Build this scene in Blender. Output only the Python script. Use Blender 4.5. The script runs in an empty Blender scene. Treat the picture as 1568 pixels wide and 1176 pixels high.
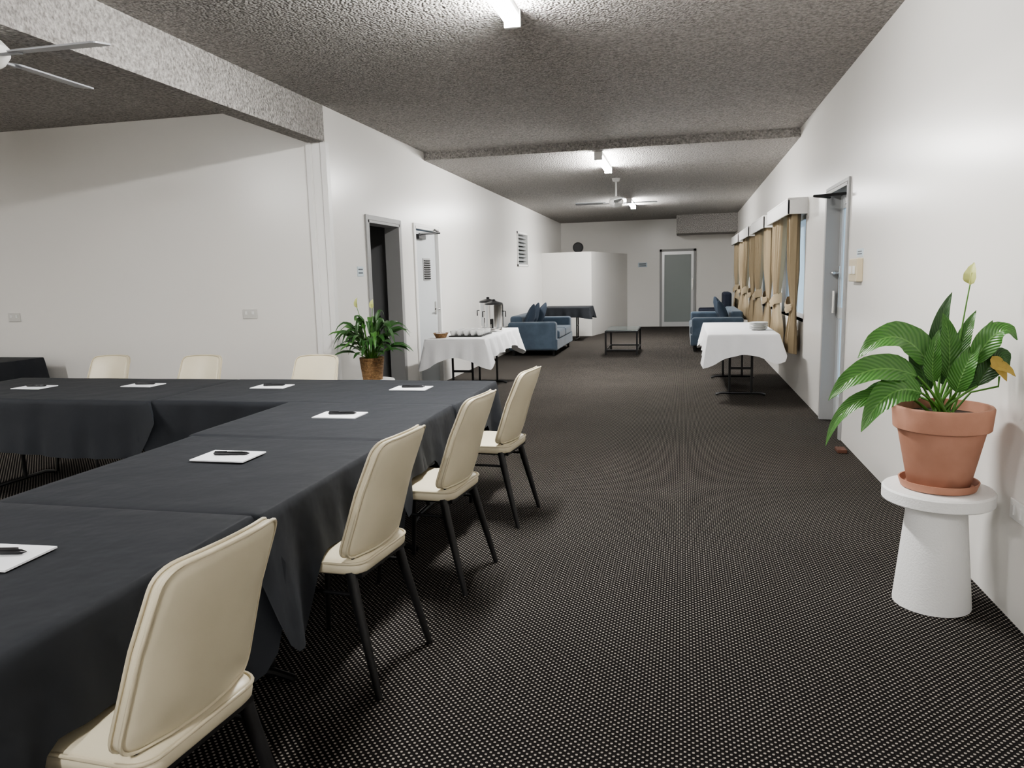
import bpy, math, random
from mathutils import Vector, Matrix
random.seed(7)
S=bpy.context.scene
PI=math.pi
# ---------------------------------------------------------------- materials
def mat(name,col,rough=.5,metal=0,bump=None,var=None,emit=None,spec=.5,sheen=0,trans=0,coat=0):
    m=bpy.data.materials.new(name); m.use_nodes=True
    nt=m.node_tree; b=nt.nodes['Principled BSDF']
    b.inputs['Base Color'].default_value=(*col,1)
    b.inputs['Roughness'].default_value=rough
    b.inputs['Metallic'].default_value=metal
    b.inputs['Specular IOR Level'].default_value=spec
    b.inputs['Sheen Weight'].default_value=sheen
    b.inputs['Transmission Weight'].default_value=trans
    b.inputs['Coat Weight'].default_value=coat
    tc=nt.nodes.new('ShaderNodeTexCoord')
    if var:   # (scale, colour2, detail)
        n=nt.nodes.new('ShaderNodeTexNoise'); n.inputs['Scale'].default_value=var[0]; n.inputs['Detail'].default_value=4
        nt.links.new(tc.outputs['Object'],n.inputs['Vector'])
        r=nt.nodes.new('ShaderNodeValToRGB')
        r.color_ramp.elements[0].position=.35; r.color_ramp.elements[1].position=.65
        r.color_ramp.elements[0].color=(*col,1); r.color_ramp.elements[1].color=(*var[1],1)
        nt.links.new(n.outputs['Fac'],r.inputs['Fac']); nt.links.new(r.outputs['Color'],b.inputs['Base Color'])
    if bump:  # (scale,strength,distance)
        n=nt.nodes.new('ShaderNodeTexNoise'); n.inputs['Scale'].default_value=bump[0]; n.inputs['Detail'].default_value=3
        nt.links.new(tc.outputs['Object'],n.inputs['Vector'])
        bp=nt.nodes.new('ShaderNodeBump'); bp.inputs['Strength'].default_value=bump[1]; bp.inputs['Distance'].default_value=bump[2]
        nt.links.new(n.outputs['Fac'],bp.inputs['Height']); nt.links.new(bp.outputs['Normal'],b.inputs['Normal'])
    if emit:
        b.inputs['Emission Color'].default_value=(*emit[0],1); b.inputs['Emission Strength'].default_value=emit[1]
    return m
def carpet():
    m=mat('carpet_loop',(.015,.012,.01),.95,spec=.1); nt=m.node_tree; b=nt.nodes['Principled BSDF']
    tc=nt.nodes.new('ShaderNodeTexCoord'); sx=nt.nodes.new('ShaderNodeSeparateXYZ'); nt.links.new(tc.outputs['Object'],sx.inputs[0])
    def M(op,a,bv=None):
        n=nt.nodes.new('ShaderNodeMath'); n.operation=op
        for i,v in enumerate((a,bv)):
            if v is None: continue
            if isinstance(v,(int,float)): n.inputs[i].default_value=v
            else: nt.links.new(v,n.inputs[i])
        return n.outputs[0]
    k=2*PI/.024
    s1=M('SINE',M('MULTIPLY',sx.outputs['X'],k)); s2=M('SINE',M('MULTIPLY',sx.outputs['Y'],k))
    p=M('MULTIPLY',s1,s2)
    nz=nt.nodes.new('ShaderNodeTexNoise'); nz.inputs['Scale'].default_value=220; nt.links.new(tc.outputs['Object'],nz.inputs['Vector'])
    p2=M('ADD',p,M('MULTIPLY',M('SUBTRACT',nz.outputs['Fac'],.5),.5))
    r=nt.nodes.new('ShaderNodeValToRGB'); e=r.color_ramp.elements
    e[0].position=.42; e[0].color=(.012,.0105,.0102,1); e[1].position=.67; e[1].color=(.33,.298,.262,1)
    nt.links.new(p2,r.inputs['Fac'])
    n2=nt.nodes.new('ShaderNodeTexNoise'); n2.inputs['Scale'].default_value=1.3; n2.inputs['Detail'].default_value=5; nt.links.new(tc.outputs['Object'],n2.inputs['Vector'])
    mr=nt.nodes.new('ShaderNodeMapRange'); mr.inputs[3].default_value=.75; mr.inputs[4].default_value=1.15; nt.links.new(n2.outputs['Fac'],mr.inputs[0])
    mx=nt.nodes.new('ShaderNodeMix'); mx.data_type='RGBA'; mx.blend_type='MULTIPLY'; mx.inputs[0].default_value=1
    nt.links.new(r.outputs['Color'],mx.inputs[6]); nt.links.new(mr.outputs[0],mx.inputs[7]); nt.links.new(mx.outputs[2],b.inputs['Base Color'])
    bp=nt.nodes.new('ShaderNodeBump'); bp.inputs['Strength'].default_value=.6; bp.inputs['Distance'].default_value=.004
    nt.links.new(p,bp.inputs['Height']); nt.links.new(bp.outputs['Normal'],b.inputs['Normal'])
    return m
def popcorn():
    m=mat('popcorn_ceiling',(.4,.385,.37),.9,spec=.15); nt=m.node_tree; b=nt.nodes['Principled BSDF']
    tc=nt.nodes.new('ShaderNodeTexCoord')
    v=nt.nodes.new('ShaderNodeTexVoronoi'); v.inputs['Scale'].default_value=55; v.inputs['Randomness'].default_value=1
    n=nt.nodes.new('ShaderNodeTexNoise'); n.inputs['Scale'].default_value=45; n.inputs['Detail'].default_value=5
    nt.links.new(tc.outputs['Object'],v.inputs['Vector']); nt.links.new(tc.outputs['Object'],n.inputs['Vector'])
    a=nt.nodes.new('ShaderNodeMath'); a.operation='SUBTRACT'; nt.links.new(n.outputs['Fac'],a.inputs[0]); nt.links.new(v.outputs['Distance'],a.inputs[1])
    bp=nt.nodes.new('ShaderNodeBump'); bp.inputs['Strength'].default_value=1; bp.inputs['Distance'].default_value=.02
    nt.links.new(a.outputs[0],bp.inputs['Height']); nt.links.new(bp.outputs['Normal'],b.inputs['Normal'])
    r=nt.nodes.new('ShaderNodeValToRGB'); e=r.color_ramp.elements; e[0].position=.3; e[1].position=.68
    e[0].color=(.29,.275,.26,1); e[1].color=(.58,.56,.535,1)
    nt.links.new(n.outputs['Fac'],r.inputs['Fac']); nt.links.new(r.outputs['Color'],b.inputs['Base Color'])
    return m
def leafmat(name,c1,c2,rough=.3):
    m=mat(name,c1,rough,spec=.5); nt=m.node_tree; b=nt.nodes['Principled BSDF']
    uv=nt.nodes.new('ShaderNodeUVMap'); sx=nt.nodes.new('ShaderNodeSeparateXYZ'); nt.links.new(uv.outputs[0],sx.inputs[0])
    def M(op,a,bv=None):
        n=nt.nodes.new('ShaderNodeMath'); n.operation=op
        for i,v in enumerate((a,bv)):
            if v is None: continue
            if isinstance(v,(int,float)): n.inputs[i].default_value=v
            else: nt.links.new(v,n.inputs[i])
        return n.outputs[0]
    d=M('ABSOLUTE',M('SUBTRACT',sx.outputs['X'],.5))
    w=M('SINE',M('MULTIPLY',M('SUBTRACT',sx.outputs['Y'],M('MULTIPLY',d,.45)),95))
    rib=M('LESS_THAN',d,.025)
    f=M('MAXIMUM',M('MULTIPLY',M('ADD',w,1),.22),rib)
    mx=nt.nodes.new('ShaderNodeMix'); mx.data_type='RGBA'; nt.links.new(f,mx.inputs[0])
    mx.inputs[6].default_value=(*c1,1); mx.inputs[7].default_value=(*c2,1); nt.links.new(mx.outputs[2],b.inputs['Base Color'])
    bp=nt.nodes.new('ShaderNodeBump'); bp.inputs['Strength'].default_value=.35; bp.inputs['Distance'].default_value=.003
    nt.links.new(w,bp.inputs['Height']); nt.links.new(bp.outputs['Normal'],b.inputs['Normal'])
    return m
M_wall=mat('wall_paint',(.80,.78,.745),.27,bump=(90,.06,.004),spec=.5)
M_carpet=carpet(); M_ceil=popcorn()
M_trim=mat('trim_paint',(.82,.81,.79),.35)
M_grey=mat('grey_frame_paint',(.33,.33,.325),.45)
M_doorw=mat('door_paint',(.55,.57,.58),.4)
M_dark=mat('dark_door',(.12,.125,.13),.5)
M_blackcloth=mat('black_cloth',(.024,.0265,.0315),.72,bump=(5,.4,.03),spec=.2,sheen=.02)
M_whitecloth=mat('white_cloth',(.82,.82,.83),.7,bump=(7,.3,.02),spec=.2)
M_cream=mat('cream_vinyl',(.66,.60,.46),.4,bump=(250,.08,.001),var=(3,(.61,.555,.42)))
M_pipe=mat('cream_piping',(.57,.51,.38),.45)
M_black=mat('black_metal',(.012,.012,.013),.35,spec=.5)
M_wood=mat('table_board',(.25,.2,.15),.6)
M_paper=mat('paper',(.86,.87,.9),.6)
M_pen=mat('pen_plastic',(.01,.01,.012),.3)
M_tube=mat('lamp_diffuser',(.9,.9,.9),.4,emit=((1,.99,.97),230))
M_white=mat('white_plastic',(.78,.78,.76),.4)
M_beige=mat('beige_plastic',(.60,.52,.37),.4)
M_fan=mat('fan_paint',(.36,.37,.39),.35)
M_sofa=mat('blue_fabric',(.05,.072,.10),.9,bump=(300,.3,.002),sheen=.2,var=(6,(.068,.097,.132)))
M_sofad=mat('blue_cushion',(.034,.05,.075),.9,bump=(300,.3,.002))
M_navy=mat('navy_fabric',(.012,.016,.03),.85)
M_steel=mat('stainless',(.72,.71,.69),.18,metal=1)
M_china=mat('china',(.85,.85,.84),.2)
M_terra=mat('terracotta',(.40,.20,.135),.7,bump=(120,.15,.002),var=(9,(.45,.235,.165)))
M_soil=mat('soil',(.03,.02,.013),1,bump=(60,1,.02))
M_plaster=mat('white_stand',(.78,.78,.77),.65,bump=(130,.5,.004))
M_leaf=leafmat('leaf_green',(.05,.15,.03),(.14,.30,.08))
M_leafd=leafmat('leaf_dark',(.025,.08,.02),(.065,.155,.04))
M_stem=mat('stem_green',(.09,.22,.04),.45)
M_spathe=mat('spathe',(.55,.58,.22),.5)
M_wilt=mat('wilted_flower',(.42,.30,.08),.7)
M_wicker=mat('wicker',(.30,.18,.085),.7,bump=(90,1,.01),var=(60,(.16,.09,.04)))
M_curt=mat('curtain_beige',(.34,.27,.175),.85,sheen=.05,bump=(200,.15,.001))
M_glass=mat('window_glass',(.30,.42,.52),.25,emit=((.45,.62,.8),.28))
M_alu=mat('aluminium',(.6,.6,.6),.4,metal=.6)
M_fgl=mat('frosted_door_glass',(.27,.30,.29),.3)
M_louv=mat('louvre_grey',(.35,.36,.36),.4)
M_tglass=mat('smoked_glass',(.10,.13,.13),.08)
# ---------------------------------------------------------------- builder
class G:
    def __init__(s): s.v=[];s.f=[];s.m=[];s.uv={}
    def box(s,x0,x1,y0,y1,z0,z1,mi=0,M=None):
        n=len(s.v); P=[(x0,y0,z0),(x1,y0,z0),(x1,y1,z0),(x0,y1,z0),(x0,y0,z1),(x1,y0,z1),(x1,y1,z1),(x0,y1,z1)]
        if M: P=[tuple(M@Vector(p)) for p in P]
        s.v+=P
        for q in ((0,3,2,1),(4,5,6,7),(0,1,5,4),(1,2,6,5),(2,3,7,6),(3,0,4,7)):
            s.f.append(tuple(n+i for i in q)); s.m.append(mi)
        return s
    def loft(s,rings,mi=0,cap=True,closed=True):
        n0=len(s.v); k=len(rings[0])
        for r in rings: s.v+=[tuple(p) for p in r]
        for i in range(len(rings)-1):
            for j in range(k if closed else k-1):
                a=n0+i*k+j; b=n0+i*k+(j+1)%k
                s.f.append((a,b,b+k,a+k)); s.m.append(mi)
        if cap and closed:
            s.f.append(tuple(n0+j for j in reversed(range(k)))); s.m.append(mi)
            e=n0+(len(rings)-1)*k
            s.f.append(tuple(e+j for j in range(k))); s.m.append(mi)
        return s
    def lathe(s,prof,c=(0,0,0),mi=0,n=32,cap=True):
        rings=[[(c[0]+r*math.cos(2*PI*j/n),c[1]+r*math.sin(2*PI*j/n),c[2]+z) for j in range(n)] for r,z in prof]
        return s.loft(rings,mi,cap)
    def tube(s,path,r,mi=0,n=8,sq=(1,1)):
        P=[Vector(p) for p in path]; R=r if isinstance(r,(list,tuple)) else [r]*len(P)
        rings=[]; up=None
        for i,p in enumerate(P):
            t=(P[min(i+1,len(P)-1)]-P[max(i-1,0)]).normalized()
            if up is None:
                up=Vector((0,0,1)) if abs(t.z)<.9 else Vector((1,0,0))
            a=t.cross(up).normalized(); up=a.cross(t).normalized(); 
            rings.append([p+(a*math.cos(2*PI*j/n)*sq[0]+up*math.sin(2*PI*j/n)*sq[1])*R[i] for j in range(n)])
        return s.loft(rings,mi)
    def pad(s,outl,th,bulge,mapf,mi=0):
        cx=sum(p[0] for p in outl)/len(outl); cy=sum(p[1] for p in outl)/len(outl)
        prof=[(.02,-th/2-bulge),(.35,-th/2-bulge*.9),(.65,-th/2-bulge*.62),(.86,-th/2-bulge*.2),(.955,-th/2*.92),(.99,-th/2*.6),(1,0),
              (.99,th/2*.6),(.955,th/2*.92),(.86,th/2+bulge*.2),(.65,th/2+bulge*.62),(.35,th/2+bulge*.9),(.02,th/2+bulge)]
        rings=[[mapf(cx+(x-cx)*k,cy+(y-cy)*k,w) for x,y in outl] for k,w in prof]
        return s.loft(rings,mi)
    def obj(s,name,mats,parent=None,smooth=None,bevel=0,seg=2,loc=None,rot=None):
        me=bpy.data.meshes.new(name); me.from_pydata([tuple(v) for v in s.v],[],s.f)
        for m in (mats if isinstance(mats,(list,tuple)) else [mats]): me.materials.append(m)
        me.polygons.foreach_set('material_index',s.m)
        me.update()
        if smooth is not None:
            me.shade_smooth(); me.set_sharp_from_angle(angle=math.radians(smooth))
        o=bpy.data.objects.new(name,me); S.collection.objects.link(o)
        if parent: o.parent=parent
        if loc: o.location=loc
        if rot: o.rotation_euler=rot
        if bevel:
            b=o.modifiers.new('bevel','BEVEL'); b.width=bevel; b.segments=seg; b.limit_method='ANGLE'
        return o
def empty(name,loc=(0,0,0),rz=0):
    e=bpy.data.objects.new(name,None); S.collection.objects.link(e); e.location=loc; e.rotation_euler=(0,0,rz); e.empty_display_size=.1; return e
def rpoly(pts,rad,n=6):
    out=[];N=len(pts)
    for i in range(N):
        p=Vector(pts[i]);a=Vector(pts[i-1]);b=Vector(pts[(i+1)%N]); r=rad[i] if isinstance(rad,(list,tuple)) else rad
        A=p+(a-p).normalized()*r; B=p+(b-p).normalized()*r
        for k in range(n+1):
            t=k/n; q=A*(1-t)**2+p*2*t*(1-t)+B*t*t; out.append((q.x,q.y))
        # mid subdivisions
        C=b+(p-b).normalized()*(rad[(i+1)%N] if isinstance(rad,(list,tuple)) else rad)
        for k in range(1,5): out.append(tuple((B*(1-k/5)+C*(k/5))))
    return out
# ---------------------------------------------------------------- room
XR=1.28; XL=-3.17; T=.16; YF=19.9; YB=-4.0; XLL=-9.0; YW=6.4; ZN=2.97; ZF=2.87; YS=9.1; ZE=2.77
def wall(name,axis,p0,p1,a0,a1,z0,z1,ops,m=M_wall):
    A=sorted({a0,a1,*[o[0] for o in ops],*[o[1] for o in ops]}); Z=sorted({z0,z1,*[o[2] for o in ops],*[o[3] for o in ops]})
    g=G()
    for i in range(len(A)-1):
        for j in range(len(Z)-1):
            ca=(A[i]+A[i+1])/2; cz=(Z[j]+Z[j+1])/2
            if any(o[0]<ca<o[1] and o[2]<cz<o[3] for o in ops): continue
            if axis=='y': g.box(p0,p1,A[i],A[i+1],Z[j],Z[j+1])
            else: g.box(A[i],A[i+1],p0,p1,Z[j],Z[j+1])
    return g.obj(name,m)
G().box(XLL-.2,XR+.4,YB-.2,YF+.2,-.1,0).obj('floor',M_carpet)
g=G().box(XLL-.2,XR+.3,YB-.2,YS,ZN,ZN+.15)
g.loft([[(XL-.4,YS,ZF),(XR+.3,YS,ZF),(XR+.3,YS,ZN+.15),(XL-.4,YS,ZN+.15)],[(XL-.4,YF+.2,ZE),(XR+.3,YF+.2,ZE),(XR+.3,YF+.2,ZN+.15),(XL-.4,YF+.2,ZN+.15)]])
g.obj('ceiling',M_ceil)
WINS=[(8.55,10.35),(11.0,12.8),(13.45,15.25),(15.9,17.7)]
DR=(6.42,7.32,0,2.08)
wall('wall_right','y',XR,XR+.2,YB,YF,0,ZN,[DR]+[(a,b,.85,2.0) for a,b in WINS])
D1=(7.24,8.12,0,2.02); D2=(8.62,9.52,0,2.04); VENT=(14.4,15.4,1.6,2.28)
wall('wall_left','y',XL-T,XL,YW,YF,0,ZN,[D1,D2,VENT])
wall('wall_alcove','x',YW,YW+.12,XLL,XL-T,0,ZN,[])
wall('wall_far','x',YF,YF+.15,XL-T,XR+.2,0,ZN,[])
wall('wall_back','x',YB-.15,YB,XLL,XR+.2,0,ZN,[])
wall('wall_outer_left','y',XLL-.15,XLL,YB,YW+.12,0,ZN,[])
G().box(XL-T,XL,YB,YW,2.65,ZN).obj('ceiling_beam',M_ceil)
# far bulkhead + end trims at opening corner
G().box(-.15,XR,18.8,YF,2.34,ZF).obj('ceiling_bulkhead',M_ceil)
G().box(XL-T-.02,XL-T+.035,YW-.03,YW,0,2.65).box(XL-.035,XL+.02,YW-.03,YW+.04,0,2.65).obj('trim_1',M_trim,bevel=.004)
G().box(XL-T+.035,XL-.035,YW-.012,YW,0,2.65).obj('trim_2',M_trim)
# partition block with angled side
g=G(); pts=[(XL,17.0),(-2.02,17.0),(-1.42,YF),(XL,YF)]
g.loft([[(x,y,0) for x,y in pts],[(x,y,1.92) for x,y in pts]])
g.obj('wall_partition',M_wall)
g=G(); 
g.lathe([(.12,0),(.12,.08),(.1,.1)],(0,0,0),n=32); o=g.obj('round_speaker',M_black,smooth=40,loc=(-2.38,17.5,2.035),rot=(PI/2,0,0))
# dark store room behind open doorway
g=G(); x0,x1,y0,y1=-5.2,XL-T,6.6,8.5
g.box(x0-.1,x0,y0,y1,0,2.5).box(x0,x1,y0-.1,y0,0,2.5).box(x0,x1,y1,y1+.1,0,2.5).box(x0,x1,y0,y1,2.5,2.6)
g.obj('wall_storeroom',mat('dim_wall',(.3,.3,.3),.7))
# ---- doors
def frame_y(name,xf,side,a,b,ztop,w,m,depth=T):
    # architrave around opening in a Y-running wall ; side=+1 room is on +x of wall face
    g=G(); p=.018*side
    xs=sorted((xf-side*depth,xf+p))
    g.box(xs[0],xs[1],a,a+.03,0,ztop).box(xs[0],xs[1],b-.03,b,0,ztop).box(xs[0],xs[1],a,b,ztop-.03,ztop)
    xs=sorted((xf,xf+p))
    g.box(xs[0],xs[1],a-w,a,0,ztop+w).box(xs[0],xs[1],b,b+w,0,ztop+w).box(xs[0],xs[1],a,b,ztop,ztop+w)
    return g.obj(name,m,bevel=.003)
frame_y('trim_3',XL,1,*D1[:2],D1[3],.05,M_grey)
frame_y('trim_4',XL,1,*D2[:2],D2[3],.035,M_trim)
frame_y('trim_5',XR,-1,*DR[:2],DR[3],.03,M_grey,.2)
# door 1 ajar into the store room (hinged on near jamb)
e=empty('door_1',(XL-T+.02,D1[0]+.04,0),math.radians(0))
G().box(-.82,0,0,.04,.01,1.98).obj('leaf',M_dark,e,bevel=.003)
G().tube([(-.76,-.03,1),(-.76,.07,1)],.012).tube([(-.76,.07,1),(-.66,.07,1)],.01).obj('handle',M_steel,e,smooth=40)
# door 2 closed with vent grille, closer
e=empty('door_2',(XL-.03,0,0))
G().box(-.04,0,D2[0]+.03,D2[1]-.03,.01,2.0).obj('leaf',M_doorw,e,bevel=.003)
g=G(); g.box(0,.008,8.98,9.24,1.38,1.66,0)
for i in range(9): g.box(.004,.02,9.0,9.22,1.40+i*.028,1.412+i*.028,1)
g.obj('grille',[M_grey,M_black],e)
G().box(0,.05,8.75,9.0,1.89,1.95).tube([(.03,8.8,1.95),(.2,9.1,1.97),(.05,9.35,2.03)],.012).obj('closer',M_black,e,bevel=.004)
G().tube([(.0,9.4,1.0),(.06,9.4,1.0)],.012).tube([(.06,9.4,1.0),(.06,9.28,1.0)],.01).box(0,.006,9.37,9.43,.93,1.1).obj('handle',M_steel,e,smooth=40)
# right glazed door (recessed)
e=empty('door_3',(XR+.1,0,0))
g=G(); a,b=DR[0]+.03,DR[1]-.03
g.box(0,.04,a,a+.1,.01,2.04).box(0,.04,b-.1,b,.01,2.04).box(0,.04,a+.1,b-.1,.01,.25).box(0,.04,a+.1,b-.1,1.92,2.04).box(0,.04,a+.1,b-.1,.95,1.05)
g.obj('leaf',M_doorw,e,bevel=.003)
G().box(.015,.025,a+.1,b-.1,.25,.95).box(.015,.025,a+.1,b-.1,1.05,1.92).obj('glass',M_glass,e)
G().box(-.06,0,a+.05,a+.35,1.93,2.0).tube([(-.05,a+.25,2.01),(-.28,a+.5,2.02),(-.1,a+.8,2.03)],.012).obj('closer',M_black,e,bevel=.004)
G().box(-.008,0,b-.08,b-.03,.95,1.42).tube([(0,b-.055,1.36),(-.07,b-.055,1.36),(-.07,b-.2,1.36)],.012).tube([(-.04,b-.055,1.0),(-.04,b-.055,1.2)],.012).obj('handle',M_steel,e,smooth=40)
# far door
e=empty('door_4',(-.12,YF,0))
G().box(-.46,-.40,-.05,0,0,2.0).box(.40,.46,-.05,0,0,2.0).box(-.46,.46,-.05,0,1.94,2.0).obj('frame',M_grey,e,bevel=.003)
G().box(-.40,-.34,-.035,0,0,1.94).box(.34,.40,-.035,0,0,1.94).box(-.34,.34,-.035,0,1.86,1.94).box(-.34,.34,-.035,0,0,.12).obj('leaf',M_alu,e)
G().box(-.34,.34,-.02,0,.12,1.86).obj('glass',M_fgl,e)
G().box(.36,.39,-.07,-.035,.95,1.25).obj('handle',M_steel,e)
# louvre window in left wall
g=G(); a,b,z0,z1=VENT; e=empty('window_5',(XL,0,0))
g.box(-.16,.02,a,a+.04,z0,z1).box(-.16,.02,b-.04,b,z0,z1).box(-.16,.02,a,b,z0,z0+.04).box(-.16,.02,a,b,z1-.04,z1).obj('frame',M_trim,e)
g=G()
for i in range(8):
    z=z0+.07+i*.075; g.box(-.05,.05,a+.04,b-.04,-.004,.004,0,Matrix.Translation((-.05,0,z))@Matrix.Rotation(math.radians(38),4,'Y'))
g.box(-.155,-.15,a,b,z0,z1)
g.obj('louvres',M_louv,e)
# windows, pelmets and curtains on the right
for wi,(a,b) in enumerate(WINS):
    e=empty('window_%d'%(wi+1),(XR,0,0))
    g=G()
    for (p,q,r,s_) in ((a,a+.05,.85,2),(b-.05,b,.85,2),(a,b,.85,.9),(a,b,1.95,2),((a+b)/2-.025,(a+b)/2+.025,.9,1.95)): g.box(.04,.1,p,q,r,s_)
    g.obj('frame',M_alu,e); G().box(.065,.075,a+.05,b-.05,.9,1.95).obj('glass',M_glass,e)
    G().box(-.0,.2,a,b,.83,.85).obj('sill',M_trim,e)
    o=G().box(-.20,0,a-.1,b+.1,2.13,2.15).box(-.20,-.18,a-.1,b+.1,1.98,2.13).box(-.20,0,a-.1,a-.08,1.98,2.13).box(-.20,0,b+.08,b+.1,1.98,2.13).obj('pelmet',M_trim,empty('curtain_pelmet',(XR,0,0)),bevel=.003)
    for side in (0,1):
        e=empty('curtain',(XR-.085,(a+.02) if side==0 else (b-.02),0)); sg=1 if side==0 else -1
        rings=[]
        for i in range(41):
            z=2.08-i/40*1.6
            if z>1.0: w=.26+.36*min(1,((z-1.0)/1.08))**.8
            else: w=.26+.22*min(1,(1.0-z)/.3)
            dep=.045*(.45+.55*min(1,abs(z-1.0)/.4))
            rings.append([(-dep*math.sin(2*PI*7*j/84)*(1+.3*math.sin(j*.4)) , sg*(j/84*w+.012*math.sin(z*6+j*.2)), z+.01*math.sin(j*.5)) for j in range(85)])
        g=G(); g.loft(rings,0,False,False); g.obj('drape',M_curt,e,smooth=80)
        # folded fabric tie band: wide in front, looping back to the wall
        g=G(); rg=[]
        for i in range(13):
            t=i/12; yy=-.02+.33*t; zz=1.0-.05*math.sin(PI*t)+.05*t; xx=-.035-.04*math.sin(PI*t)
            hh=.035+.045*t*(1-.3*t)
            if t>.95: xx=.04
            rg.append([(xx,sg*yy,zz-hh),(xx-.012,sg*yy,zz-hh*.4),(xx-.004,sg*yy,zz),(xx-.014,sg*yy,zz+hh*.5),(xx,sg*yy,zz+hh),(xx+.008,sg*yy,zz)])
        g.loft(rg,0); g.obj('tieback',M_curt,e,smooth=60)
# small wall fittings
def outlet(name,face,pos,w=.13,h=.08,m=M_white):
    e=empty(name,pos); g=G()
    if face=='x-': g.box(-.012,0,-w/2,w/2,-h/2,h/2); g2=G().box(-.018,-.012,-w*.32,-w*.16,-.02,.02).box(-.018,-.012,w*.16,w*.32,-.02,.02)
    elif face=='x+': g.box(0,.012,-w/2,w/2,-h/2,h/2); g2=G().box(.012,.018,-w*.32,-w*.16,-.02,.02).box(.012,.018,w*.16,w*.32,-.02,.02)
    else: g.box(-w/2,w/2,-.012,0,-h/2,h/2); g2=G().box(-w*.32,-w*.16,-.018,-.012,-.005,.025).box(w*.16,w*.32,-.018,-.012,-.005,.025)
    g.obj('plate',m,e,bevel=.003); g2.obj('switches',M_white,e)
M_plate=mat('outlet_plate',(.62,.61,.58),.35)
outlet('power_outlet','y-',(-4.05,YW,1.11),.15,.09,M_plate); outlet('power_outlet','y-',(-6.8,YW,1.11),.15,.09,M_plate)
outlet('power_outlet','x-',(XR,3.12,.45))
e=empty('light_switch_panel',(XR,6.0,1.385)); G().box(-.045,0,-.13,.13,-.085,.085).obj('box',M_beige,e,bevel=.006)
G().box(-.055,-.045,-.09,-.04,-.03,.03).box(-.055,-.045,.02,.08,-.03,.03).obj('rockers',M_white,e,bevel=.002)
M_sign=mat('sign_card',(.55,.62,.66),.5); M_ink=mat('sign_ink',(.06,.08,.10),.5)
e=empty('wall_sign',(XR,5.98,1.51)); G().box(-.004,0,-.1,.1,-.03,.03).obj('card',M_sign,e); G().box(-.005,-.004,-.07,.07,-.012,-.004).box(-.005,-.004,-.06,.06,.006,.014).obj('lettering',M_ink,e)
e=empty('wall_sign',(XL,7.02,1.49)); G().box(0,.004,-.07,.07,-.05,.05).obj('card',M_sign,e); G().box(.004,.006,-.05,.05,.015,.028).box(.004,.006,-.05,.05,-.02,-.008).obj('lettering',M_ink,e)
e=empty('wall_sign',(-1.02,YF,1.62)); G().box(-.12,.12,-.004,0,-.06,.06).obj('card',M_sign,e); G().box(-.09,.09,-.006,-.004,.01,.035).box(-.09,.09,-.006,-.004,-.035,-.015).obj('lettering',M_ink,e)
g=G(); g.box(-.035,.035,-.06,.06,0,.03); g.obj('door_stop',mat('brown_rubber',(.09,.035,.02),.7),loc=(1.2,5.98,0),bevel=.006)
# ---------------------------------------------------------------- lights
def batten(x,y,z,L=1.25):
    e=empty('fluorescent_batten_light',(x,y,z))
    G().box(-.045,.045,-L/2,L/2,-.045,0).box(-.05,.05,-L/2-.01,-L/2+.02,-.1,0).box(-.05,.05,L/2-.02,L/2+.01,-.1,0).obj('casing',M_white,e,bevel=.004)
    n=6; ring=lambda y_:[(.05*math.sin(-PI/2+PI*j/n),y_,-.05-.045*math.cos(-PI/2+PI*j/n)) for j in range(n+1)]
    g=G(); g.loft([ring(-L/2+.02),ring(L/2-.02)],0); g.obj('diffuser',M_tube,e,smooth=60)
batten(-1.0,3.95,ZN); batten(-1.0,9.85,ZF-.004); batten(-1.0,15.2,ZF-.05); batten(-1.0,-1.6,ZN); batten(-6.4,1.6,ZN); batten(-6.4,-2.2,ZN)
def fan(x,y,z,ztop,rot,R=.62):
    e=empty('ceiling_fan',(x,y,z),rot)
    g=G(); g.lathe([(.0,-.07),(.05,-.065),(.085,-.04),(.11,0),(.11,.035),(.08,.07),(.035,.09),(.016,.1),(.014,ztop-z-.06),(.05,ztop-z-.05),(.065,ztop-z)],n=32); g.obj('motor',M_white,e,smooth=40)
    g=G()
    for k in range(4):
        M=Matrix.Rotation(k*PI/2,4,'Z')@Matrix.Rotation(math.radians(10),4,'X')
        ol=rpoly([(.16,-.045),(R,-.065),(R,.065),(.16,.045)],.025,4)
        g.loft([[M@Vector((px,py,-.004)) for px,py in ol],[M@Vector((px,py,.004)) for px,py in ol]])
        g.box(.07,.2,-.02,.02,-.012,-.002,0,M)
    g.obj('blades',M_fan,e)
fan(-1.0,11.7,2.48,ZF-.02,math.radians(8)); fan(-3.31,3.12,2.53,2.65,math.radians(2),.66)
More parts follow.
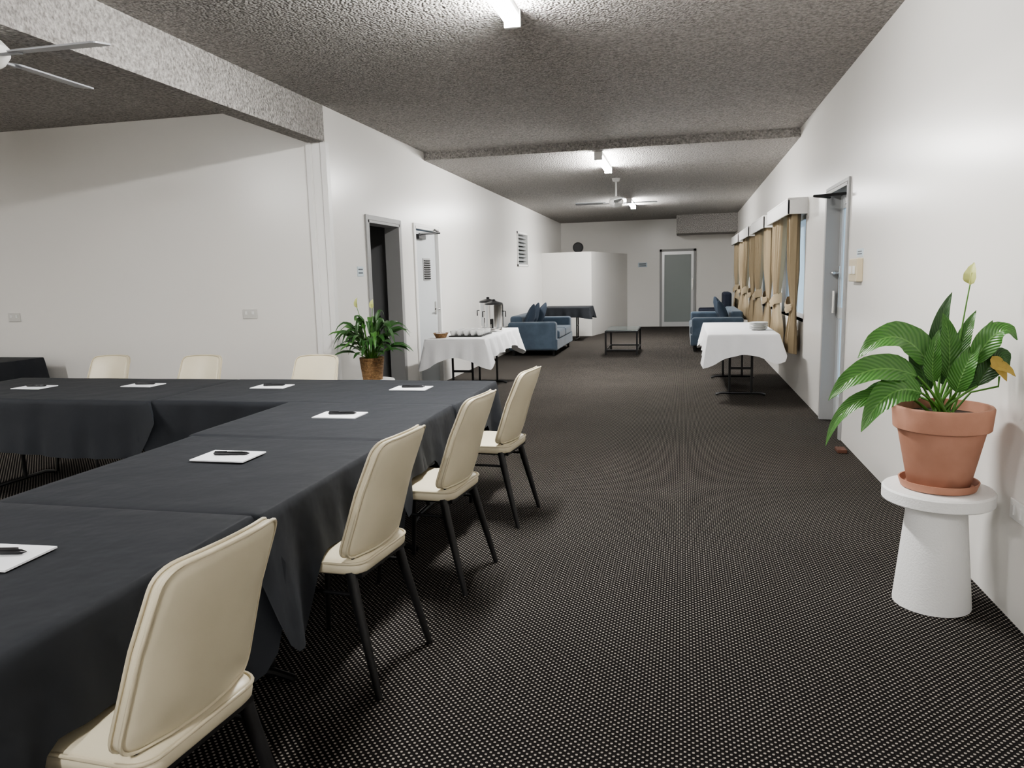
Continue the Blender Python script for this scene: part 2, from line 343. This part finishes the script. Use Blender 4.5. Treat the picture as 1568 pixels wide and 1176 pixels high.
# ---------------------------------------------------------------- cloth / tables
def cloth(parent,x0,x1,y0,y1,z,drops,amp,m,seed,corner=0,gaps=(),name='tablecloth'):
    # drops: dict side-> drop ; sides 'S'(y0) 'E'(x1) 'N'(y1) 'W'(x0) ; gaps on E or N side: list (side,a,b,newdrop)
    rnd=random.Random(seed); st=.025
    per=[]
    def seg(p,q,side,nrm):
        L=math.hypot(q[0]-p[0],q[1]-p[1]); n=max(2,int(L/st))
        for i in range(n):
            t=i/n; per.append(((p[0]+(q[0]-p[0])*t,p[1]+(q[1]-p[1])*t),nrm,side,min(t,1-t)*L,t*L if t<.5 else (1-t)*L))
    seg((x0,y0),(x1,y0),'S',(0,-1)); seg((x1,y0),(x1,y1),'E',(1,0)); seg((x1,y1),(x0,y1),'N',(0,1)); seg((x0,y1),(x0,y0),'W',(-1,0))
    N=len(per); ph=[rnd.uniform(0,6.28) for _ in range(5)]
    # smooth drops
    D=[]
    for (p,nr,sd,dc,_) in per:
        d=drops[sd]
        for (gs,a,b,nd) in gaps:
            c=p[1] if gs in 'EW' else p[0]
            if gs==sd and a<c<b: d=nd
        D.append(d)
    for it in range(3): D=[(D[i-1]+D[i]*2+D[(i+1)%N])/4 for i in range(N)]
    nr=[]
    for i in range(N):
        v=Vector((0,0)); 
        for k in range(-3,4): v+=Vector(per[(i+k)%N][1])
        nr.append(v.normalized())
    dc=[p[3] for p in per]
    g=G(); rings=[]
    cx,cy=(x0+x1)/2,(y0+y1)/2
    for s_ in (.02,.2,.4,.6,.8,.93,.99): rings.append([(cx+(p[0][0]-cx)*s_,cy+(p[0][1]-cy)*s_,z+.001*math.sin(p[0][0]*9+p[0][1]*7)*s_) for p in per])
    rings.append([(p[0][0]+nr[i].x*.003,p[0][1]+nr[i].y*.003,z-.003) for i,p in enumerate(per)])
    R=12
    for k in range(1,R+1):
        t=k/R; ring=[]
        for i,p in enumerate(per):
            s_=i*st
            w=.5+.5*(.55*math.sin(s_*2*PI/.31+ph[0]+.8*math.sin(s_*2.1+ph[1]))+.45*math.sin(s_*2*PI/.17+ph[2]))
            a=amp if D[i]>.1 else 0
            ce=math.exp(-(dc[i]/.11)**2)
            off=.006+(a*w*t**.9+ .012*t + ce*.05*t*(1 if a else 0))
            d=D[i]*(1+corner*math.exp(-(dc[i]/.16)**1.3))+ (.012*math.sin(s_*5+ph[3]) if D[i]>.1 else 0)
            ring.append((p[0][0]+nr[i].x*off,p[0][1]+nr[i].y*off,z-.003-d*t))
        rings.append(ring)
    g.loft(rings,0,False); n0=0
    g.f.append(tuple(range(N))); g.m.append(0)
    o=g.obj(name,m,parent,smooth=70); return o
def trestle(parent,x0,x1,y0,y1,z,along):
    G().box(x0+.01,x1-.01,y0+.01,y1-.01,z-.035,z-.006).obj('tabletop',M_wood,parent)
    g=G(); cx,cy=(x0+x1)/2,(y0+y1)/2
    for s_ in (-1,1):
        if along=='y':
            y=cy+s_*((y1-y0)/2-.3); w=(x1-x0)/2-.1
            g.tube([(cx-.12,y,.03),(cx-.12,y,z-.05)],.014); g.tube([(cx+.12,y,.03),(cx+.12,y,z-.05)],.014)
            g.box(cx-w,cx+w,y-.02,y+.02,z-.06,z-.036); g.tube([(cx-w,y,.012),(cx-w*.8,y,.03),(cx+w*.8,y,.03),(cx+w,y,.012)],.014)
            g.box(cx-.12,cx+.12,y-.008,y+.008,.3,.325)
        else:
            x=cx+s_*((x1-x0)/2-.3); w=(y1-y0)/2-.1
            g.tube([(x,cy-.12,.03),(x,cy-.12,z-.05)],.014); g.tube([(x,cy+.12,.03),(x,cy+.12,z-.05)],.014)
            g.box(x-.02,x+.02,cy-w,cy+w,z-.06,z-.036); g.tube([(x,cy-w,.012),(x,cy-w*.8,.03),(x,cy+w*.8,.03),(x,cy+w,.012)],.014)
            g.box(x-.008,x+.008,cy-.12,cy+.12,.3,.325)
    g.obj('trestle_legs',M_black,parent,smooth=40)
TZ=.72
chairsE=[1.33,2.38,3.22,4.12]
gE=[('E',c-.25,c+.25,.22) for c in chairsE]
e=empty('conference_table'); trestle(e,-2.20,-1.245,.0,1.885,TZ,'y'); cloth(e,-2.20,-1.245,.0,1.885,TZ,dict(S=.4,E=.46,N=.02,W=.38),.035,M_blackcloth,1,0,gE)
e=empty('conference_table'); trestle(e,-2.18,-1.225,1.9,3.77,TZ,'y'); cloth(e,-2.18,-1.225,1.9,3.77,TZ-.002,dict(S=.02,E=.46,N=.02,W=.38),.035,M_blackcloth,2,0,gE)
cloth(e,-2.19,-1.215,2.9,3.775,TZ+.003,dict(S=.002,E=.40,N=.02,W=.36),.03,M_blackcloth,8,0,gE,'overlay_cloth')
cx3=[-2.70,-3.69,-4.53]
gN=[('N',c-.25,c+.25,.2) for c in cx3]
e=empty('conference_table'); trestle(e,-3.10,-1.20,3.785,4.70,TZ,'x'); cloth(e,-3.10,-1.20,3.785,4.70,TZ+.001,dict(S=.34,E=.46,N=.4,W=.02),.035,M_blackcloth,3,0,gE+gN)
e=empty('conference_table'); trestle(e,-5.0,-3.11,3.76,4.70,TZ,'x'); cloth(e,-5.0,-3.11,3.76,4.70,TZ,dict(S=.345,E=.02,N=.4,W=.4),.035,M_blackcloth,4,0,gN)
e=empty('side_table'); trestle(e,-8.0,-6.25,5.35,6.15,TZ,'x'); cloth(e,-8.0,-6.25,5.35,6.15,TZ,dict(S=.6,E=.6,N=.3,W=.6),.05,M_blackcloth,5,.1)
e=empty('buffet_table'); trestle(e,-2.86,-2.16,7.98,9.75,TZ,'y'); cloth(e,-2.86,-2.16,7.98,9.75,TZ,dict(S=.2,E=.2,N=.2,W=.2),.07,M_whitecloth,6,.75)
e=empty('buffet_table'); trestle(e,.28,1.02,8.35,10.35,TZ,'y'); cloth(e,.28,1.02,8.35,10.35,TZ,dict(S=.2,E=.15,N=.2,W=.2),.055,M_whitecloth,7,.8)
e=empty('side_table'); trestle(e,-2.95,-1.93,15.7,16.5,TZ,'x'); cloth(e,-2.95,-1.93,15.7,16.5,TZ,dict(S=.2,E=.2,N=.2,W=.2),.04,M_blackcloth,9,.3)
# ---------------------------------------------------------------- chairs
def chair(x,y,rz,sc=1):
    e=empty('banquet_chair',(x,y,0),rz); e.scale=(1,1,sc)
    so=rpoly([(-.2,-.18),(.21,-.21),(.21,.21),(-.2,.18)],[.06,.09,.09,.06],6)
    g=G(); mp=lambda a,b,w:(a,b,.44+w-.02*max(0,(a-.1))*4*.5)
    g.pad(so,.05,.018,mp); 
    g.tube([mp(a*1.0,b*1.0,.018) for a,b in so]+[mp(*so[0],.018)],.005,1,6); g.obj('seat',[M_cream,M_pipe],e,smooth=60)
    bo=rpoly([(-.195,.475),(.195,.475),(.168,.87),(-.168,.87)],[.045,.045,.045,.045],6)
    bo=[(a,b+.012*(1-(a/.2)**2) if b>.7 else b) for a,b in bo]
    def mb(a,b,w): return (-.175-(b-.47)*.29-.10*max(0,b-.7)+1.1*a*a+w,a,b)
    g=G(); g.pad(bo,.035,.008,mb)
    for w in (.013,-.013): g.tube([mb(a,b,w) for a,b in bo]+[mb(*bo[0],w)],.0045,1,6)
    g.obj('backrest',[M_cream,M_pipe],e,smooth=60)
    g=G()
    for s_ in (-1,1):
        g.tube([(.15,s_*.155,.42),(.19,s_*.185,.0)],[.015,.010],0,10)
        g.tube([(-.15,s_*.165,.425),(-.17,s_*.172,.33),(-.255,s_*.20,.0)],[.019,.019,.012],0,10)
        g.tube([(.165,s_*.165,.34),(-.165,s_*.168,.345)],.007,0,8)
        g.tube([(-.12,s_*.15,.41),(-.15,s_*.15,.425),(-.155,s_*.145,.49),(-.17,s_*.14,.53)],.010,0,8,(1.3,.7))
    g.box(-.19,.19,-.16,.16,.405,.42)
    g.tube([(.155,-.155,.405),(.155,.155,.405)],.01); g.tube([(-.155,-.16,.405),(-.155,.16,.405)],.01)
    g.obj('frame_legs',M_black,e,smooth=40)
for y,xx in zip(chairsE,(-1.205,-1.22,-1.165,-1.12)): chair(xx,y,PI+math.radians(-6))
for x in cx3: chair(x,4.84,-PI/2,.96)
# ---------------------------------------------------------------- papers
for (x,y,r) in [(-1.744,2.527,0),(-1.69,3.405,.0),(-1.645,4.31,0),(-2.62,4.33,.03),(-3.61,4.34,-.02),(-4.37,4.2,0),(-1.71,1.46,.05)]:
    e=empty('notepad',(x,y,TZ+.004),r)
    G().box(-.116,.116,-.082,.082,0,.005).obj('sheets',M_paper,e); 
    e=empty('pen',(x+.01,y+.01,TZ+.016),r+.15)
    G().tube([(-.075,0,0),(-.07,0,0),(.05,0,0),(.06,0,0),(.072,0,0)],[.003,.007,.007,.006,.001],0,10).obj('barrel',M_pen,e,smooth=40)
    G().box(-.05,.03,.008,.03,-.006,.001).box(-.07,-.02,-.002,.002,.005,.009).obj('clip',M_pen,e)
# ---------------------------------------------------------------- buffet items
for (x,y,s_) in ((-2.32,9.1,1),(-2.48,9.42,1.05)):
    e=empty('water_urn',(x,y,TZ+.002))
    G().lathe([(.10,0),(.105,.02),(.095,.03),(.095,.05),(.118,.055),(.118,.33*s_),(.12,.335*s_)]).obj('body',M_steel,e,smooth=35)
    G().lathe([(.118,.335*s_),(.112,.355*s_),(.05,.375*s_),(.02,.38*s_),(.02,.40*s_),(.0,.405*s_)]).box(-.02,.02,-.14,-.118,.05,.16).tube([(.118,0,.25),(.15,0,.25),(.15,0,.18)],.007).tube([(-.118,0,.25),(-.15,0,.25),(-.15,0,.18)],.007).obj('lid_and_handles',M_black,e,smooth=40)
    G().tube([(0,-.10,.09),(0,-.16,.09),(0,-.17,.06)],.01).obj('tap',M_steel,e,smooth=40)
e=empty('cup_tray',(-2.46,8.5,TZ+.002)); G().box(-.2,.2,-.25,.25,0,.012).obj('tray',M_black,e,bevel=.004)
g=G()
for i in range(5):
    for j in range(6):
        c=(-.16+i*.08,-.2+j*.08,.013); g.lathe([(.022,0),(.024,.004),(.034,.03),(.036,.055),(.033,.055),(.03,.03),(.018,.008)],c,0,14)
g.obj('cups',M_china,e,smooth=50)
e=empty('biscuit_basket',(-2.72,8.15,TZ+.002)); G().lathe([(.06,0),(.085,.05),(.09,.055),(.08,.05),(.055,.01)]).obj('basket',M_wicker,e,smooth=40)
g=G()
for i in range(7):
    an=i*.9; g.box(-.02,.02,-.012,.012,-.006,.006,0,Matrix.Translation((.04*math.cos(an),.04*math.sin(an),.045))@Matrix.Rotation(an,4,'Z')@Matrix.Rotation(.5,4,'X'))
g.obj('sachets',M_paper,e)
g=G()
for i in range(7): g.lathe([(.05,i*.012),(.07,i*.012+.003),(.105,i*.012+.014),(.103,i*.012+.017),(.06,i*.012+.008)],(0,0,0),0,32)
g.obj('plate_stack',M_china,smooth=40,loc=(.86,8.95,TZ+.002))
# ---------------------------------------------------------------- sofas
def sofa(x,y,rz,L=1.9,D=.88):
    e=empty('sofa',(x,y,0),rz)   # local: front = +x, length along y, origin centre
    h=L/2
    G().box(-D/2,D/2,-h+.02,h-.02,.10,.30).obj('base',M_sofa,e,bevel=.02)
    for s_,n in ((-1,'arm_1'),(1,'arm_2')):
        a,b=sorted((s_*h,s_*(h-.2))); G().box(-D/2,D/2-.02,a,b,.10,.60).obj(n,M_sofa,e,bevel=.045,seg=4)
    G().box(-D/2,-D/2+.22,-h+.18,h-.18,.28,.70).obj('backrest',M_sofa,e,bevel=.05,seg=4)
    for s_,n in ((-1,'seat_cushion_1'),(1,'seat_cushion_2')):
        a,b=sorted((s_*.005,s_*(h-.205))); G().box(-D/2+.2,D/2+.01,a,b,.29,.44).obj(n,M_sofa,e,bevel=.04,seg=4)
    for i,yy in enumerate((-h+.42,-h+.75,h-.45)):
        ol=rpoly([(-.22,-.22),(.22,-.22),(.22,.22),(-.22,.22)],.05,4)
        M=Matrix.Translation((-.12,yy,.64))@Matrix.Rotation(math.radians(-70),4,'Y')@Matrix.Rotation(.5+.4*i,4,'Z')
        G().pad(ol,.04,.06,lambda a,b,w:M@Vector((a,b,w))).obj('scatter_cushion_%d'%(i+1),M_sofad,e,smooth=60)
    g=G()
    for sx in (-1,1):
        for sy in (-1,1): g.lathe([(.02,0),(.025,.1)],(sx*(D/2-.08),sy*(h-.1),0),0,12)
    g.obj('feet',M_black,e,smooth=40)
sofa(-2.56,13.65,0); sofa(.60,14.6,PI,2.3,.9)
# dark armchair at far right
e=empty('armchair',(.66,17.0,0),PI)
G().box(-.35,.35,-.33,.33,.12,.42).obj('seat',M_navy,e,bevel=.04,seg=3)
G().box(-.38,-.2,-.33,.33,.3,.95).obj('backrest',M_navy,e,bevel=.05,seg=3)
G().box(-.35,.3,-.42,-.3,.12,.6).box(-.35,.3,.3,.42,.12,.6).obj('arms',M_navy,e,bevel=.04,seg=3)
G().box(-.3,-.25,-.35,-.3,0,.13).box(.25,.3,-.35,-.3,0,.13).box(-.3,-.25,.3,.35,0,.13).box(.25,.3,.3,.35,0,.13).obj('feet',M_black,e)
# coffee table, metal frame + glass
e=empty('glass_coffee_table',(-1.03,13.45,0)); g=G(); W,L,H=.27,.5,.42
for sx in (-1,1):
    for sy in (-1,1): g.box(sx*W-.015,sx*W+.015,sy*L-.015,sy*L+.015,0,H)
for z in (.08,H-.015):
    g.box(-W,W,-L-.012,-L+.012,z-.012,z+.015).box(-W,W,L-.012,L+.012,z-.012,z+.015).box(-W-.012,-W+.012,-L,L,z-.012,z+.015).box(W-.012,W+.012,-L,L,z-.012,z+.015)
g.obj('frame',M_black,e,bevel=.003)
G().box(-W,W,-L,L,H+.001,H+.011).obj('glass_top',M_tglass,e)
# ---------------------------------------------------------------- plants
def leaf(g,P0,B,C,Tp,w,N,mi=0,pet=True,stem=1,r=.004,n=12):
    P0,B,C,Tp,N=map(Vector,(P0,B,C,Tp,N))
    if pet:
        mid=(P0+B)/2+Vector((0,0,.25*(B-P0).length*.4)); 
        g.tube([P0*(1-t)**2+mid*2*t*(1-t)+B*t*t for t in [i/6 for i in range(7)]],[r*(1.2-.5*i/6) for i in range(7)],stem,6)
    prof=lambda t: (math.sin(PI*min(1,t**.72))**.75)*(1-.25*t) if 0<t<1 else 0.0
    n0=len(g.v); cols=7
    for i in range(n+1):
        t=i/n; p=B*(1-t)**2+C*2*t*(1-t)+Tp*t*t; tg=((C-B)*(1-t)+(Tp-C)*t).normalized()
        sd=tg.cross(N); sd=sd.normalized() if sd.length>1e-4 else Vector((1,0,0)); nn=sd.cross(tg).normalized()
        hw=w/2*max(prof(t),.015)
        for j in range(cols):
            u=j/(cols-1)*2-1; q=p+sd*(u*hw)+nn*(abs(u)*hw*.35-.04*hw*u*u+ .006*math.sin(t*22+u*3)*abs(u)*w*5)
            g.v.append(tuple(q)); 
    for i in range(n):
        for j in range(cols-1):
            a=n0+i*cols+j; g.f.append((a,a+1,a+cols+1,a+cols)); g.m.append(mi)
            g.uv[len(g.f)-1]=[(j/(cols-1),i/n),((j+1)/(cols-1),i/n),((j+1)/(cols-1),(i+1)/n),(j/(cols-1),(i+1)/n)]
def finish_leaves(g,name,mats,parent):
    o=g.obj(name,mats,parent,smooth=80); me=o.data; uvl=me.uv_layers.new(name='UVMap')
    for pi,uvs in g.uv.items():
        p=me.polygons[pi]
        for k,li in enumerate(p.loop_indices): uvl.data[li].uv=uvs[k]
    return o
def flower(g,P0,P1,h,w,N,mi,sp):
    leaf(g,P0,P1,Vector(P1)+Vector((-.01,-.02,h*.5)),Vector(P1)+Vector((.01,0,h)),w,N,mi,True,1,.0035)
    g.tube([Vector(P1),Vector(P1)+Vector((0,-.012,h*.55))],[.006,.004],sp,8)
def stand(e,r,h):
    G().lathe([(r*.71,0),(r*.71,.01),(r*.53,h-.06),(r*.53,h-.055),(r*.97,h-.055),(r,h-.05),(r,h-.008),(r*.97,h)],n=48).obj('pedestal_body',M_plaster,e,smooth=35)
# big right pot
PX,PY=1.03,3.26
e=empty('plant_stand',(PX,PY,0)); stand(e,.207,.50)
e=empty('potted_peace_lily',(PX,PY,.50))
G().lathe([(.115,0),(.138,.004),(.148,.035),(.142,.035),(.13,.012)],n=48).obj('saucer',M_terra,e,smooth=35)
G().lathe([(.110,.012),(.114,.016),(.160,.245),(.172,.248),(.177,.252),(.184,.335),(.180,.342),(.169,.342),(.163,.30)],n=48).obj('pot',M_terra,e,smooth=35)
G().lathe([(.001,.31),(.164,.30)],n=32,cap=False).obj('soil',M_soil,e)
g=G()
def px(u,v,dy): return Vector(((u-1443)*.0027*(1+dy*.3),dy,.34+(621-v)*.00265-dy*.1))   # leaf sketch grid -> metres around the pot
Lv=[((1420,560),(1368,478),(1316,548),.15,-.05,(-.15,-.75,.65),0),
    ((1398,575),(1318,540),(1267,612),.13,-.12,(-.25,-.8,.5),0),
    ((1402,600),(1345,575),(1310,658),.14,-.16,(-.3,-.8,.5),0),
    ((1385,605),(1290,590),(1268,684),.07,-.10,(-.5,-.8,.2),0),
    ((1470,560),(1500,480),(1520,522),.10,-.12,(.1,-.7,.7),0),
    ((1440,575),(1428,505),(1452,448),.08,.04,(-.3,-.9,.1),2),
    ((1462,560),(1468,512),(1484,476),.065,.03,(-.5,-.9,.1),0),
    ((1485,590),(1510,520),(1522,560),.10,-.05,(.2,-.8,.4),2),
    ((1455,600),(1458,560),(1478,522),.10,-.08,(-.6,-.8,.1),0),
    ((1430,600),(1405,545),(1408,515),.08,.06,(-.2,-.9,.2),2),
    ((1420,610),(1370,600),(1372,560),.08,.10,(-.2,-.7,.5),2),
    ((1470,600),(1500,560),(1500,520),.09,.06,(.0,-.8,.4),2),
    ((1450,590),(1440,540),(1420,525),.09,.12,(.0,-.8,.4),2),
    ((1415,590),(1375,590),(1335,600),.10,.02,(-.1,-.6,.75),2),
    ((1445,580),(1450,525),(1432,480),.09,-.03,(-.1,-.9,.2),0),
    ((1468,580),(1486,525),(1500,492),.085,-.02,(.2,-.9,.2),0),
    ((1425,585),(1415,545),(1425,505),.07,-.06,(-.3,-.9,.2),0)]
for B,C,Tp,w,dy,N,mi in Lv:
    leaf(g,(random.uniform(-.04,.04),random.uniform(-.04,.04),.30),px(*B,dy*.6),px(*C,dy),px(*Tp,dy*1.1),w,N,mi,True,1,.006,14)
flower(g,(.02,0,.30),px(1470,438,0),.085,.055,(-.7,-.7,.1),3,3)
g.tube([(.03,0,.3),px(1480,600,0),px(1510,590,-.05),px(1509,575,-.06)],.004,1,6)
leaf(g,(.03,0,.3),px(1496,560,-.06),px(1512,555,-.07),px(1528,575,-.08),.05,(0,-.8,.5),4,False,1)
leaf(g,(.03,0,.3),px(1498,545,-.06),px(1507,560,-.07),px(1517,582,-.08),.05,(0,-.9,.2),4,False,1)
finish_leaves(g,'leaves',[M_leaf,M_stem,M_leafd,M_spathe,M_wilt],e)
# left basket plant
QX,QY=-2.76,6.26
e=empty('plant_stand',(QX,QY,0)); stand(e,.2,.50)
e=empty('potted_peace_lily',(QX,QY,.50))
prof=[(.085,0)]
for i in range(16):
    z=.006+i*.0125; prof+=[(.088+.022*i/15+.004,z),(.088+.022*i/15-.001,z+.006)]
prof+=[(.112,.205),(.1,.205),(.09,.18)]
G().lathe(prof,n=32).obj('wicker_basket',M_wicker,e,smooth=30)
G().lathe([(.001,.185),(.095,.18)],n=24,cap=False).obj('soil',M_soil,e)
g=G(); rn=random.Random(3)
for i in range(85):
    az=rn.uniform(0,2*PI); R=rn.uniform(.12,.45); up=rn.uniform(.12,.50)*(1.1-.8*R/.45*.5)
    d=Vector((math.cos(az),math.sin(az),0)); 
    if d.x<0: R=min(R,.38)
    P0=d*.03+Vector((0,0,.18)); B=d*R*.4+Vector((0,0,.18+up*.7)); C=d*R*.75+Vector((0,0,.18+up*1.1)); Tp=d*R+Vector((0,0,.18+up*rn.uniform(.3,.9)))
    leaf(g,P0,B,C,Tp,rn.uniform(.045,.07),(d.x*.3,d.y*.3-.4,1),2 if rn.random()<.85 else 0,True,1,.003,8)
flower(g,(0,0,.18),(-.11,-.02,.66),.09,.045,(-.3,-.9,.1),3,3); flower(g,(0,0,.18),(.03,.0,.65),.08,.045,(.3,-.9,.1),3,3)
finish_leaves(g,'leaves',[M_leaf,M_stem,M_leafd,M_spathe,M_wilt],e)
# ---------------------------------------------------------------- world, camera
w=bpy.data.worlds.new('World'); S.world=w; w.use_nodes=True
w.node_tree.nodes['Background'].inputs[0].default_value=(.4,.58,.85,1); w.node_tree.nodes['Background'].inputs[1].default_value=.5
cam=bpy.data.cameras.new('camera'); co=bpy.data.objects.new('camera',cam); S.collection.objects.link(co); S.camera=co
cam.sensor_fit='HORIZONTAL'; cam.sensor_width=36; cam.lens=25.99; cam.clip_start=.05
f=Vector((-.2236,.9641,-.1436)).normalized(); up=Vector((-.00746,.1456,.9893)); r=f.cross(up).normalized(); up=r.cross(f)
co.matrix_world=Matrix(((r.x,up.x,-f.x,0),(r.y,up.y,-f.y,0),(r.z,up.z,-f.z,1.40),(0,0,0,1)))
S.view_settings.view_transform='AgX'; S.view_settings.look='AgX - Medium High Contrast'; S.view_settings.exposure=0.6
